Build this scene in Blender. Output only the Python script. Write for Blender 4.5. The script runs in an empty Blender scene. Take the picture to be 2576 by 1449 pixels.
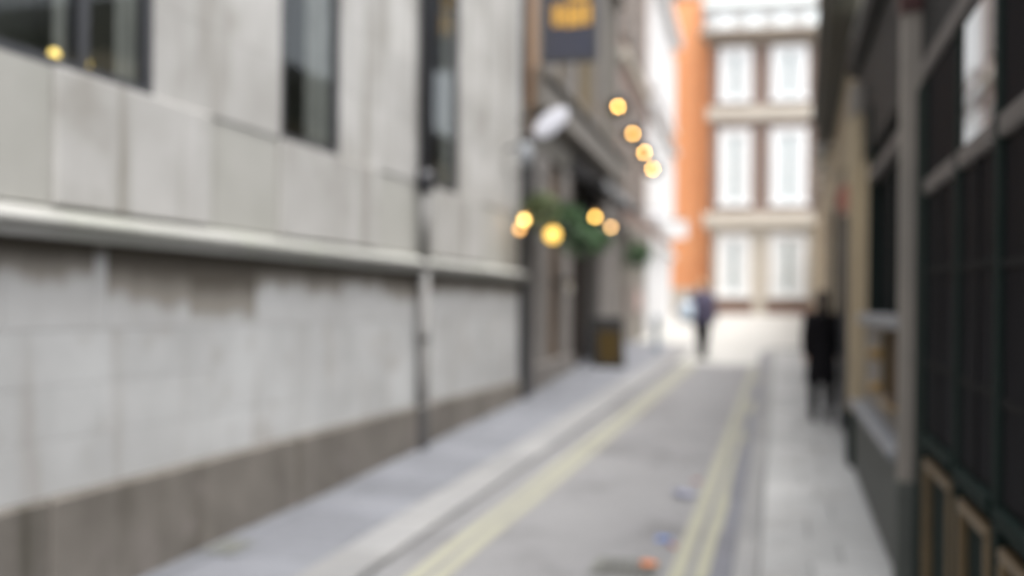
import bpy, math, random
from mathutils import Vector, Matrix
R = math.radians
rnd = random.Random(7)
scn = bpy.context.scene
col = scn.collection

# ------------------------------------------------------------------ camera
W, HH, FPX = 2576.0, 1449.0, 35.0 / 36.0 * 2576.0     # pixel frame in which positions were read
EYE = 1.86
YAW, ROLL, SHIFT = R(15.0), R(0.5), 43.5
fwd = Vector((-math.sin(YAW), math.cos(YAW), 0)); rgt = Vector((math.cos(YAW), math.sin(YAW), 0)); upv = Vector((0, 0, 1))
rgt_r = rgt * math.cos(ROLL) + upv * math.sin(ROLL); up_r = upv * math.cos(ROLL) - rgt * math.sin(ROLL)
cd = bpy.data.cameras.new('camera'); cam = bpy.data.objects.new('camera', cd); col.objects.link(cam)
cam.matrix_world = Matrix(((rgt_r.x, up_r.x, -fwd.x, 0), (rgt_r.y, up_r.y, -fwd.y, 0), (rgt_r.z, up_r.z, -fwd.z, EYE), (0, 0, 0, 1)))
cd.lens = 35; cd.sensor_width = 36; cd.shift_y = SHIFT / W; cd.clip_start = 0.05; cd.clip_end = 2000
cd.dof.use_dof = True; cd.dof.focus_distance = 1.5; cd.dof.aperture_fstop = 1.2; cd.dof.aperture_blades = 9; cd.dof.aperture_rotation = R(12)
scn.camera = cam

# ------------------------------------------------------------------ light
SUN_EL, SUN_AZ = R(71), R(132)          # azimuth from +Y towards +X
world = bpy.data.worlds.new('World'); scn.world = world; world.use_nodes = True
wn = world.node_tree; wn.nodes.clear()
wo = wn.nodes.new('ShaderNodeOutputWorld'); bg = wn.nodes.new('ShaderNodeBackground'); sky = wn.nodes.new('ShaderNodeTexSky')
sky.sky_type = 'NISHITA'; sky.sun_disc = False; sky.sun_elevation = SUN_EL; sky.sun_rotation = SUN_AZ; sky.dust_density = 4.0; sky.air_density = 1.2
hs = wn.nodes.new('ShaderNodeHueSaturation'); hs.inputs['Saturation'].default_value = 0.22
wn.links.new(sky.outputs[0], hs.inputs['Color']); wn.links.new(hs.outputs[0], bg.inputs['Color']); wn.links.new(bg.outputs[0], wo.inputs['Surface'])
bg.inputs['Strength'].default_value = 0.15
sd = bpy.data.lights.new('sun', 'SUN'); sun = bpy.data.objects.new('sun', sd); col.objects.link(sun)
sd.energy = 1.5; sd.angle = R(50); sd.color = (1.0, 0.97, 0.92)
sv = Vector((math.sin(SUN_AZ) * math.cos(SUN_EL), math.cos(SUN_AZ) * math.cos(SUN_EL), math.sin(SUN_EL)))
sun.rotation_euler = sv.to_track_quat('Z', 'Y').to_euler()
scn.view_settings.view_transform = 'Standard'; scn.view_settings.look = 'None'; scn.view_settings.gamma = 1.0
scn.view_settings.use_curve_mapping = False; scn.view_settings.exposure = 1.35
scn.render.engine = 'CYCLES'; scn.cycles.use_denoising = True; scn.cycles.max_bounces = 8; scn.cycles.diffuse_bounces = 5
scn.cycles.sample_clamp_indirect = 6.0; scn.cycles.caustics_reflective = False; scn.cycles.caustics_refractive = False

# ------------------------------------------------------------------ materials
def nd(nt, t, **k):
    n = nt.nodes.new(t)
    for a, b in k.items(): setattr(n, a, b)
    return n
def base_mat(name):
    m = bpy.data.materials.new(name); m.use_nodes = True
    nt = m.node_tree; p = nt.nodes['Principled BSDF']; return m, nt, p
def mixc(nt, fac, a, b, blend='MIX'):
    n = nd(nt, 'ShaderNodeMix', data_type='RGBA', blend_type=blend)
    for s, v in ((0, fac), (6, a), (7, b)):
        if hasattr(v, 'is_linked') or hasattr(v, 'links'): nt.links.new(v, n.inputs[s])
        else: n.inputs[s].default_value = v if not isinstance(v, tuple) else (*v, 1)
    return n.outputs[2]
def noise(nt, vec, scale, detail=5, rough=0.55):
    n = nd(nt, 'ShaderNodeTexNoise'); n.inputs['Scale'].default_value = scale; n.inputs['Detail'].default_value = detail; n.inputs['Roughness'].default_value = rough
    nt.links.new(vec, n.inputs['Vector']); return n.outputs['Fac']
def ramp(nt, fac, a, b):
    n = nd(nt, 'ShaderNodeMapRange'); n.inputs[1].default_value = a; n.inputs[2].default_value = b; nt.links.new(fac, n.inputs[0]); return n.outputs[0]
def vscale(nt, vec, s):
    n = nd(nt, 'ShaderNodeVectorMath', operation='MULTIPLY'); nt.links.new(vec, n.inputs[0]); n.inputs[1].default_value = s; return n.outputs[0]
def pm(name, c1, c2=None, scale=3.0, rough=0.7, bump=0.15, bscale=40, tone=0.0, streak=None, blotch=None, metal=0.0, spec=0.5, coat=0.0, brick=None, sfreq=3.2):
    m, nt, p = base_mat(name)
    geo = nd(nt, 'ShaderNodeNewGeometry').outputs['Position']
    c2 = c2 or tuple(v * 0.82 for v in c1)
    c = mixc(nt, ramp(nt, noise(nt, geo, scale), 0.3, 0.7), c1, c2)
    if brick:
        tc = nd(nt, 'ShaderNodeTexCoord').outputs['Object']
        sep = nd(nt, 'ShaderNodeSeparateXYZ'); nt.links.new(tc, sep.inputs[0]); cmb = nd(nt, 'ShaderNodeCombineXYZ')
        nt.links.new(sep.outputs[0], cmb.inputs[0]); nt.links.new(sep.outputs[2], cmb.inputs[1])
        b = nd(nt, 'ShaderNodeTexBrick'); nt.links.new(cmb.outputs[0], b.inputs['Vector'])
        b.inputs['Color1'].default_value = (*c1, 1); b.inputs['Color2'].default_value = (*c2, 1); b.inputs['Mortar'].default_value = (*brick, 1)
        b.inputs['Scale'].default_value = 1.0; b.inputs['Brick Width'].default_value = 0.225; b.inputs['Row Height'].default_value = 0.075; b.inputs['Mortar Size'].default_value = 0.008
        c = mixc(nt, 0.35, b.outputs['Color'], c)
    if streak:
        f = ramp(nt, noise(nt, vscale(nt, geo, (sfreq, sfreq, 0.35)), 1.0, 6), 0.53, 0.72)
        c = mixc(nt, mulv(nt, f, streak[3]), c, tuple(streak[:3]))
    if blotch:
        f = ramp(nt, noise(nt, geo, blotch[4] if len(blotch) > 4 else 1.6, 7, 0.62), 0.55, 0.68)
        c = mixc(nt, mulv(nt, f, blotch[3]), c, tuple(blotch[:3]))
    if tone:
        oi = nd(nt, 'ShaderNodeObjectInfo').outputs['Random']
        t = nd(nt, 'ShaderNodeMapRange'); nt.links.new(oi, t.inputs[0]); t.inputs[3].default_value = 1 - tone; t.inputs[4].default_value = 1 + tone * 0.6
        cc = nd(nt, 'ShaderNodeCombineXYZ')
        for i in range(3): nt.links.new(t.outputs[0], cc.inputs[i])
        c = mixc(nt, 1.0, c, cc.outputs[0], 'MULTIPLY')
    nt.links.new(c, p.inputs['Base Color'])
    p.inputs['Metallic'].default_value = metal; p.inputs['Specular IOR Level'].default_value = spec; p.inputs['Coat Weight'].default_value = coat
    rr = nd(nt, 'ShaderNodeMapRange'); nt.links.new(noise(nt, geo, scale * 4), rr.inputs[0]); rr.inputs[3].default_value = max(0.03, rough - 0.12); rr.inputs[4].default_value = min(1, rough + 0.12)
    nt.links.new(rr.outputs[0], p.inputs['Roughness'])
    if bump:
        bn = nd(nt, 'ShaderNodeBump'); bn.inputs['Strength'].default_value = bump; bn.inputs['Distance'].default_value = 0.01
        nt.links.new(noise(nt, geo, bscale), bn.inputs['Height']); nt.links.new(bn.outputs[0], p.inputs['Normal'])
    return m
def mulv(nt, v, k):
    n = nd(nt, 'ShaderNodeMath', operation='MULTIPLY'); nt.links.new(v, n.inputs[0]); n.inputs[1].default_value = k; return n.outputs[0]
def glass_mat(name, tint=(0.5, 0.55, 0.55), refl=1.0, rough=0.02, body=None):
    m, nt, p = base_mat(name); nt.nodes.remove(p)
    out = nt.nodes['Material Output']; mx = nd(nt, 'ShaderNodeMixShader')
    a = nd(nt, 'ShaderNodeBsdfTransparent') if body is None else nd(nt, 'ShaderNodeBsdfDiffuse')
    a.inputs['Color'].default_value = (*(tint if body is None else body), 1)
    g = nd(nt, 'ShaderNodeBsdfGlossy'); g.inputs['Roughness'].default_value = rough; g.inputs['Color'].default_value = (0.9, 0.93, 0.95, 1)
    fr = nd(nt, 'ShaderNodeFresnel'); fr.inputs['IOR'].default_value = 1.5
    bf = nd(nt, 'ShaderNodeMath', operation='SUBTRACT'); bf.inputs[0].default_value = 1.0; nt.links.new(nd(nt, 'ShaderNodeNewGeometry').outputs['Backfacing'], bf.inputs[1])
    fm = nd(nt, 'ShaderNodeMath', operation='MULTIPLY'); nt.links.new(mulv(nt, fr.outputs[0], refl), fm.inputs[0]); nt.links.new(bf.outputs[0], fm.inputs[1])
    nt.links.new(fm.outputs[0], mx.inputs[0]); nt.links.new(a.outputs[0], mx.inputs[1]); nt.links.new(g.outputs[0], mx.inputs[2]); nt.links.new(mx.outputs[0], out.inputs['Surface'])
    return m
def glow_mat(name, c, e, rim=None):
    m, nt, p = base_mat(name)
    p.inputs['Base Color'].default_value = (*c, 1); p.inputs['Emission Color'].default_value = (*c, 1); p.inputs['Emission Strength'].default_value = e; p.inputs['Roughness'].default_value = 0.3
    return m

M = {}
M['ashlar'] = pm('ashlar', (0.49, 0.48, 0.463), (0.36, 0.348, 0.327), 1.3, 0.8, 0.2, 30, 0.07, streak=(0.235, 0.218, 0.185, 0.85), blotch=(0.29, 0.275, 0.247, 0.7, 1.5))
M['ashlar_low'] = pm('ashlar_low', (0.505, 0.512, 0.512), (0.375, 0.375, 0.372), 1.3, 0.8, 0.2, 30, 0.05, streak=(0.31, 0.288, 0.268, 0.75), blotch=(0.325, 0.302, 0.28, 0.75, 2.0))
M['ledge'] = pm('ledge_stone', (0.39, 0.384, 0.366), (0.315, 0.317, 0.285), 1.2, 0.75, 0.2, 30, 0.05, blotch=(0.33, 0.35, 0.28, 0.5, 1.8))
M['plinth'] = pm('plinth_stone', (0.185, 0.168, 0.148), (0.12, 0.108, 0.094), 2.3, 0.75, 0.35, 25, 0.10, streak=(0.055, 0.048, 0.034, 0.85), blotch=(0.20, 0.178, 0.165, 0.7, 2.0), sfreq=4.5)
M['ashlar_stained'] = pm('stained_ashlar', (0.40, 0.39, 0.365), (0.35, 0.345, 0.315), 1.7, 0.8, 0.2, 30, 0.06, streak=(0.25, 0.24, 0.205, 0.7), blotch=(0.31, 0.305, 0.27, 0.6, 1.3))
M['core'] = pm('mortar', (0.37, 0.362, 0.345), None, 4, 0.9)
M['frame_dark'] = pm('dark_window_frame', (0.035, 0.037, 0.042), (0.05, 0.05, 0.055), 8, 0.45)
M['glass'] = glass_mat('window_glass', (0.87, 0.88, 0.87))
M['curtain'] = pm('pale_curtain', (0.23, 0.235, 0.225), (0.165, 0.168, 0.16), 5, 0.9)
M['room'] = pm('dim_room', (0.07, 0.078, 0.066), (0.09, 0.09, 0.075), 2, 0.9)
M['pipe_black'] = pm('black_pipe_paint', (0.018, 0.02, 0.026), (0.03, 0.03, 0.035), 6, 0.4)
M['pipe_grey'] = pm('grey_pipe_paint', (0.21, 0.205, 0.20), (0.14, 0.135, 0.13), 3, 0.6, streak=(0.09, 0.08, 0.07, 0.6))
M['asphalt'] = pm('worn_asphalt', (0.195, 0.194, 0.199), (0.163, 0.162, 0.167), 0.9, 0.62, 0.4, 90, blotch=(0.105, 0.102, 0.106, 0.75, 0.9))
M['slab'] = pm('paving_slab', (0.172, 0.178, 0.198), (0.147, 0.152, 0.170), 2.0, 0.6, 0.3, 60, 0.16, blotch=(0.125, 0.13, 0.142, 0.5, 1.5))
M['slab_pale'] = pm('pale_paving_slab', (0.42, 0.422, 0.42), (0.34, 0.343, 0.345), 1.6, 0.6, 0.3, 60, 0.14, blotch=(0.24, 0.225, 0.215, 0.5, 1.5))
M['kerb'] = pm('granite_kerb', (0.245, 0.243, 0.242), (0.205, 0.206, 0.21), 2, 0.6, 0.3, 70, 0.14)
M['gutter'] = pm('gutter_stone', (0.136, 0.140, 0.164), (0.112, 0.116, 0.136), 2, 0.5, 0.3, 60, 0.15)
M['bed'] = pm('paving_bed', (0.13, 0.128, 0.125), None, 5, 0.9)
M['plaza'] = pm('pale_sett_paving', (0.43, 0.425, 0.405), (0.38, 0.375, 0.36), 0.7, 0.7, 0.3, 50)
M['yellow'] = pm('faded_yellow_paint', (0.30, 0.295, 0.225), (0.265, 0.26, 0.205), 2.5, 0.6, 0.3, 80, blotch=(0.22, 0.217, 0.19, 0.75, 2.6))
# pub
M['pub_stone'] = pm('pub_stone', (0.138, 0.128, 0.110), (0.103, 0.093, 0.079), 1.5, 0.8, 0.2, 30, 0.1)
M['pub_pilaster'] = pm('pub_grey_pilaster', (0.204, 0.189, 0.175), (0.160, 0.145, 0.136), 2, 0.7, 0.15, 30, 0.12)
M['pub_tan'] = pm('pub_tan_panel', (0.169, 0.130, 0.078), (0.130, 0.101, 0.062), 2, 0.7)
M['pub_wood'] = pm('brown_timber', (0.137, 0.088, 0.048), (0.088, 0.053, 0.029), 3, 0.5, streak=(0.06, 0.035, 0.02, 0.6))
M['orange_wood'] = pm('orange_brown_timber', (0.255, 0.143, 0.060), (0.188, 0.098, 0.045), 3, 0.5)
M['black_paint'] = pm('black_paint', (0.010, 0.010, 0.011), (0.016, 0.016, 0.017), 5, 0.55, spec=0.2)
M['pub_dark'] = pm('dark_grey_paint', (0.024, 0.024, 0.027), (0.036, 0.035, 0.036), 4, 0.5)
M['awning'] = pm('black_canvas', (0.025, 0.024, 0.026), (0.04, 0.038, 0.04), 6, 0.9)
M['door_brown'] = pm('dark_brown_door', (0.02, 0.014, 0.011), None, 4, 0.8, spec=0.1)
M['fascia'] = pm('pub_fascia_stone', (0.231, 0.210, 0.185), (0.175, 0.158, 0.140), 2, 0.75)
M['gold'] = pm('gold_leaf_paint', (0.75, 0.42, 0.08), (0.62, 0.33, 0.05), 6, 0.4, metal=0.1)
M['navy'] = pm('navy_sign_paint', (0.027, 0.030, 0.051), (0.039, 0.037, 0.048), 3, 0.5)
M['white_metal'] = pm('white_lamp_housing', (0.72, 0.72, 0.78), (0.62, 0.62, 0.68), 4, 0.4)
M['grey_metal'] = pm('grey_metal', (0.30, 0.31, 0.33), (0.22, 0.23, 0.24), 5, 0.4, metal=0.3)
M['leaf'] = pm('leaf_green', (0.06, 0.13, 0.045), (0.035, 0.085, 0.03), 9, 0.6)
M['leaf2'] = pm('pale_leaf_green', (0.13, 0.16, 0.07), (0.09, 0.12, 0.05), 9, 0.6)
M['basket'] = pm('dark_basket', (0.03, 0.035, 0.028), None, 9, 0.8)
M['board'] = pm('brown_gold_board', (0.062, 0.041, 0.012), (0.038, 0.025, 0.009), 7, 0.8, spec=0.1)
M['brass'] = pm('brass', (0.42, 0.28, 0.12), (0.30, 0.2, 0.09), 7, 0.4, metal=0.6)
M['frost'] = pm('frosted_globe', (0.55, 0.52, 0.45), None, 3, 0.3)
# terrace and far houses
M['pink_brick'] = pm('pink_brown_brick', (0.30, 0.20, 0.165), (0.235, 0.155, 0.13), 0.9, 0.85, 0.2, 40, brick=(0.36, 0.31, 0.28))
M['brown_brick'] = pm('brown_brick', (0.22, 0.15, 0.122), (0.165, 0.115, 0.097), 0.9, 0.85, 0.2, 40, brick=(0.28, 0.25, 0.22))
M['orange_brick'] = pm('orange_brick', (0.86, 0.39, 0.17), (0.80, 0.31, 0.125), 0.9, 0.85, 0.2, 40, brick=(0.5, 0.33, 0.22))
M['red_brick'] = pm('red_brick', (0.24, 0.14, 0.11), (0.17, 0.11, 0.09), 0.9, 0.85, 0.2, 40, brick=(0.32, 0.26, 0.22))
M['stucco'] = pm('white_stucco', (0.72, 0.72, 0.73), (0.66, 0.66, 0.67), 1.2, 0.7, 0.1, 30)
M['white_paint'] = pm('white_paint', (0.80, 0.80, 0.80), (0.75, 0.75, 0.75), 2, 0.5, 0.05)
M['cream_stone'] = pm('cream_stone', (0.52, 0.475, 0.41), (0.46, 0.42, 0.36), 1, 0.8, 0.15, 30)
M['tan_stone'] = pm('tan_stone', (0.36, 0.31, 0.24), (0.30, 0.255, 0.20), 1, 0.8, 0.15, 30, streak=(0.22, 0.19, 0.15, 0.5))
M['brown_stone'] = pm('brown_cornice_stone', (0.30, 0.255, 0.20), (0.24, 0.20, 0.165), 1, 0.8, 0.15, 30)
M['pane_pale'] = glass_mat('pale_pane', refl=1.0, rough=0.03, body=(0.72, 0.76, 0.77))
M['grey_pane'] = glass_mat('grey_pane', refl=0.8, rough=0.05, body=(0.14, 0.15, 0.165))
M['attic_paint'] = pm('dulled_white_render', (0.52, 0.53, 0.53), (0.46, 0.47, 0.47), 1.2, 0.7)
M['gap'] = pm('grey_green_curtain_gap', (0.15, 0.20, 0.19), None, 3, 0.5)
M['lead'] = pm('lead_roof', (0.42, 0.45, 0.44), (0.36, 0.39, 0.38), 1, 0.6)
M['slate'] = pm('slate_roof', (0.08, 0.08, 0.09), (0.06, 0.06, 0.065), 2, 0.7)
# right-hand shop
M['shop_black'] = pm('shopfront_black', (0.008, 0.008, 0.009), (0.012, 0.012, 0.012), 4, 0.6, spec=0.2)
M['shop_green'] = pm('shopfront_dark_green', (0.010, 0.018, 0.016), (0.014, 0.022, 0.020), 4, 0.7, spec=0.06)
M['shop_grey'] = pm('grey_brown_stone', (0.28, 0.25, 0.222), (0.225, 0.205, 0.185), 2, 0.8, 0.2, 30, streak=(0.09, 0.08, 0.07, 0.5))
M['shop_bars'] = pm('charcoal_bars', (0.014, 0.014, 0.015), (0.019, 0.019, 0.019), 4, 0.8, spec=0.05)
M['shop_bar'] = pm('grey_brown_transom_paint', (0.13, 0.115, 0.108), (0.10, 0.09, 0.085), 3, 0.6)
M['shop_glass'] = glass_mat('dull_dark_glass', refl=0.07, rough=0.3, body=(0.013, 0.012, 0.014))
M['clean_glass'] = glass_mat('clean_dark_glass', refl=1.5, rough=0.01, body=(0.02, 0.02, 0.022))
M['riser'] = pm('grey_green_riser', (0.085, 0.09, 0.082), (0.065, 0.07, 0.065), 3, 0.7)
M['sill'] = pm('grey_sill_stone', (0.24, 0.255, 0.28), (0.19, 0.2, 0.22), 3, 0.45)
M['gilt'] = pm('dull_gilt_moulding', (0.155, 0.105, 0.05), (0.11, 0.074, 0.036), 6, 0.5)
M['dark_red'] = pm('dark_red_paint', (0.05, 0.009, 0.007), None, 5, 0.5)
M['beige_stone'] = pm('beige_stone', (0.46, 0.375, 0.25), (0.38, 0.31, 0.215), 1.2, 0.8, 0.2, 30, 0.05, streak=(0.15, 0.13, 0.10, 0.5))
M['eaves'] = pm('dark_olive_timber', (0.055, 0.05, 0.035), (0.04, 0.036, 0.027), 3, 0.7)
M['pink_red'] = pm('faded_red_box', (0.42, 0.17, 0.13), None, 5, 0.5)
# people and litter
M['skin'] = pm('skin', (0.48, 0.29, 0.21), (0.43, 0.25, 0.18), 9, 0.5, 0.05)
M['black_cloth'] = pm('black_wool', (0.008, 0.0075, 0.009), (0.012, 0.011, 0.013), 8, 0.95, spec=0.1)
M['black_trouser'] = pm('black_trousers', (0.009, 0.009, 0.010), None, 8, 0.95, spec=0.1)
M['brown_hair'] = pm('dark_brown_hair', (0.045, 0.032, 0.026), (0.03, 0.022, 0.018), 20, 0.6)
M['fair_hair'] = pm('fair_hair', (0.42, 0.27, 0.16), (0.34, 0.21, 0.12), 20, 0.6)
M['navy_cloth'] = pm('purple_navy_padding', (0.065, 0.06, 0.105), (0.095, 0.08, 0.13), 6, 0.8)
M['shoe'] = pm('black_leather', (0.012, 0.012, 0.013), None, 8, 0.5)
M['pale_blue'] = pm('pale_blue_fabric', (0.52, 0.60, 0.68), (0.45, 0.53, 0.62), 6, 0.8)
M['iron'] = pm('cast_iron', (0.11, 0.115, 0.108), (0.14, 0.14, 0.125), 6, 0.6, 0.4, 60)
M['orange_scrap'] = pm('orange_wrapper', (0.75, 0.25, 0.07), None, 9, 0.35)
M['blue_scrap'] = pm('blue_wrapper', (0.25, 0.36, 0.68), None, 9, 0.3)
M['red_scrap'] = pm('red_wrapper', (0.45, 0.12, 0.09), None, 9, 0.35)
M['grey_scrap'] = pm('pale_lilac_paper', (0.32, 0.33, 0.43), None, 9, 0.5)
M['poster_mauve'] = pm('mauve_poster', (0.16, 0.09, 0.09), (0.2, 0.1, 0.1), 9, 0.7)
M['poster_pink'] = pm('pink_poster', (0.62, 0.42, 0.40), None, 4, 0.7)
M['bollard'] = pm('blue_grey_paint', (0.12, 0.16, 0.20), None, 6, 0.5)
M['candle'] = glow_mat('candle_yellow', (1.0, 0.72, 0.2), 1.0)

# ------------------------------------------------------------------ mesh helpers
class MB:
    def __init__(s): s.v = []; s.f = []; s.sm = False
    def add(s, v, f):
        o = len(s.v); s.v += [tuple(p) for p in v]; s.f += [tuple(i + o for i in q) for q in f]; return s
    def box(s, x0, x1, y0, y1, z0, z1, c=0.0):
        x0, x1 = sorted((x0, x1)); y0, y1 = sorted((y0, y1)); z0, z1 = sorted((z0, z1))
        if c <= 0:
            v = [(x, y, z) for z in (z0, z1) for x, y in ((x0, y0), (x1, y0), (x1, y1), (x0, y1))]
            return s.add(v, [(3, 2, 1, 0), (4, 5, 6, 7), (0, 1, 5, 4), (1, 2, 6, 5), (2, 3, 7, 6), (3, 0, 4, 7)])
        c = min(c, (x1 - x0) * .45, (z1 - z0) * .45, (y1 - y0) * .45)   # chamfered front (+y) edges
        ring = lambda a, y: [(x0 + a, y, z0 + a), (x1 - a, y, z0 + a), (x1 - a, y, z1 - a), (x0 + a, y, z1 - a)]
        v = ring(0, y0) + ring(0, y1 - c) + ring(c, y1)
        f = [(0, 1, 2, 3), (11, 10, 9, 8)]
        for k in (0, 4):
            for i in range(4): j = (i + 1) % 4; f.append((k + j, k + i, k + 4 + i, k + 4 + j))
        return s.add(v, f)
    def prism(s, prof, x0, x1):          # profile in (y,z), extruded along x
        n = len(prof); v = [(x0, y, z) for y, z in prof] + [(x1, y, z) for y, z in prof]
        f = [tuple(range(n))[::-1], tuple(range(n, 2 * n))] + [(i, (i + 1) % n, n + (i + 1) % n, n + i) for i in range(n)]
        return s.add(v, f)
    def tube(s, pts, rs, n=12, cap=True):
        pts = [Vector(p) for p in pts]
        if not hasattr(rs, '__len__'): rs = [rs] * len(pts)
        v = []; f = []
        for i, p in enumerate(pts):
            t = (pts[min(i + 1, len(pts) - 1)] - pts[max(i - 1, 0)]).normalized()
            a = t.cross(Vector((0.013, 0.021, 1)) if abs(t.z) < .95 else Vector((1, 0.02, 0.01))).normalized(); b = t.cross(a)
            for k in range(n):
                w = 2 * math.pi * k / n; v.append(p + (a * math.cos(w) + b * math.sin(w)) * rs[i])
        for i in range(len(pts) - 1):
            for k in range(n): f.append((i * n + k, i * n + (k + 1) % n, (i + 1) * n + (k + 1) % n, (i + 1) * n + k))
        if cap: f += [tuple(range(n))[::-1], tuple(range((len(pts) - 1) * n, len(pts) * n))]
        return s.add(v, f)
    def ball(s, c, r, nu=16, nv=10, sc=(1, 1, 1)):
        pts = [(c[0], c[1], c[2] + r * sc[2] * math.cos(math.pi * i / nv)) for i in range(nv + 1)]
        v = []; f = []
        for i in range(nv + 1):
            rr = max(r * math.sin(math.pi * i / nv), 1e-4)
            for k in range(nu): w = 2 * math.pi * k / nu; v.append((c[0] + rr * sc[0] * math.cos(w), c[1] + rr * sc[1] * math.sin(w), pts[i][2]))
        for i in range(nv):
            for k in range(nu): f.append((i * nu + k, (i + 1) * nu + k, (i + 1) * nu + (k + 1) % nu, i * nu + (k + 1) % nu))
        return s.add(v, f)
    def ring(s, pts_list):               # loft closed rings of equal length
        n = len(pts_list[0]); v = [p for r in pts_list for p in r]; f = []
        for i in range(len(pts_list) - 1):
            for k in range(n): f.append((i * n + k, i * n + (k + 1) % n, (i + 1) * n + (k + 1) % n, (i + 1) * n + k))
        f += [tuple(range(n))[::-1], tuple(range((len(pts_list) - 1) * n, len(pts_list) * n))]
        return s.add(v, f)
    def mesh(s, name, mat, smooth=False):
        me = bpy.data.meshes.new(name); me.from_pydata(s.v, [], s.f); me.materials.append(mat)
        if smooth: me.polygons.foreach_set('use_smooth', [True] * len(me.polygons))
        return me
    def build(s, name, mat, parent=None, smooth=False, loc=None):
        o = bpy.data.objects.new(name, s.mesh(name, M[mat] if isinstance(mat, str) else mat, smooth)); col.objects.link(o)
        if parent: o.parent = parent
        if loc: o.location = loc
        return o
def box(name, mat, parent, *a, c=0.0): return MB().box(*a, c=c).build(name, mat, parent)
def tag(o, label=None, cat=None, group=None, kind=None):
    for k, v in (('label', label), ('category', cat), ('group', group), ('kind', kind)):
        if v: o[k] = v
    return o
def empty(name, loc, rz=0.0):
    o = bpy.data.objects.new(name, None); col.objects.link(o); o.location = loc; o.rotation_euler = (0, 0, rz); o.empty_display_size = 0.2; return o
def copy_tree(o, parent=None):
    c = o.copy(); col.objects.link(c); c.parent = parent
    for ch in [x for x in bpy.data.objects if x.parent == o]: copy_tree(ch, c)
    return c

def ray(px, py):
    return (rgt_r * ((px - W / 2) / FPX) + up_r * ((HH / 2 - py + SHIFT) / FPX) + fwd)
def prof(y):
    y = max(y, -10.0); z = 0.0212 * min(y, 8)
    if y > 8: z += 0.035 * (min(y, 30) - 8)
    if y > 30: z += 0.05 * (min(y, 42) - 30)
    return z
def pav_l(y): return prof(y) + 0.055 + min(max(0.0, 0.013 * (y - 4)), 0.14) - (max(0, min(y - 24, 10)) * 0.018)
def pav2(x, y):                           # left pavement: low kerb, rising towards the wall
    t = min(1.0, max(0.0, (XR_L - x) / 1.4)); return (prof(y) + 0.05) * (1 - t) + pav_l(y) * t
XR_L, XR_R = -2.50, -0.27
def ground_hit(px, py, dz=0.0, f=None):
    d = ray(px, py); f = f or prof; lo, hi = 0.5, 120.0
    for _ in range(60):
        m = (lo + hi) / 2
        if EYE + d.z * m - (f(d.x * m, d.y * m) if f is pav2 else f(d.y * m)) - dz > 0: lo = m
        else: hi = m
    p = Vector((0, 0, EYE)) + d * lo; return p
class Fr:                                 # facade frame: s along the facade, d out of it, z up
    def __init__(s, O, phi, side):
        s.O = Vector((O[0], O[1], 0)); w = R(phi); s.side = side
        if side == 'left': s.a = Vector((math.sin(w), math.cos(w), 0)); s.n = Vector((math.cos(w), -math.sin(w), 0)); s.sg = -1
        if side == 'right': s.a = Vector((math.sin(w), math.cos(w), 0)); s.n = Vector((-math.cos(w), math.sin(w), 0)); s.sg = 1
        if side == 'far': s.a = Vector((math.cos(w), math.sin(w), 0)); s.n = Vector((math.sin(w), -math.cos(w), 0)); s.sg = -1
        s.rz = math.atan2(s.sg * s.a.y, s.sg * s.a.x)
    def hit(s, px, py, d=0.0):
        r = ray(px, py); C = Vector((0, 0, EYE)); t = (d - (C - s.O).dot(s.n)) / r.dot(s.n); p = C + r * t
        return (p - s.O).dot(s.a), p.z
    def S(s, px, d=0.0, py=700): return s.hit(px, py, d)[0]
    def Z(s, px, py, d=0.0): return s.hit(px, py, d)[1]
    def world(s, t, d, z): return s.O + s.a * t + s.n * d + Vector((0, 0, z))
    def empty(s, name, t=0.0, d=0.0, z=0.0): return empty(name, s.world(t, d, z), s.rz)
    def part(s, name, mat, par, s0, s1, d0, d1, z0, z1, c=0.0):      # box in facade coordinates under an Empty at the frame origin
        return MB().box(s.sg * s0, s.sg * s1, d0, d1, z0, z1, c=c).build(name, mat, par)

# ------------------------------------------------------------------ ground, road, pavements
YS = [-60, -10, 0, 4, 8, 12, 16, 20, 24, 27, 30, 34, 38, 42, 46, 60, 120, 500]
def narrow(y): return min(1.0, max(0.0, (y - 7) / 15))      # the lane narrows a little towards its far end
def strip(name, mat, x0, x1, ys, off, kind=None, parent=None, f=prof, dx=0.0):
    mb = MB(); v = []; fc = []
    for y in ys: v += [(x0 + dx * narrow(y), y, f(y) + off), (x1 + dx * narrow(y), y, f(y) + off)]
    for i in range(len(ys) - 1): fc.append((2 * i, 2 * i + 1, 2 * i + 3, 2 * i + 2))
    o = mb.add(v, fc).build(name, mat, parent)
    if kind: tag(o, kind=kind)
    return o
strip('ground', 'plaza', -500, 500, YS, 0.0, 'structure')
ROAD_END = 21.5
ys_road = [-30, -10] + [i * 1.0 for i in range(-9, 22)] + [ROAD_END]
road = strip('road', 'asphalt', XR_L, XR_R - 0.16, ys_road, 0.006, 'structure')
for x in (-2.215, -2.06, -0.615, -0.46):
    strip('yellow_line', 'yellow', x - 0.05, x + 0.05, ys_road, 0.011, None, road, dx=0.38 if x < -1 else 0.15)
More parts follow.
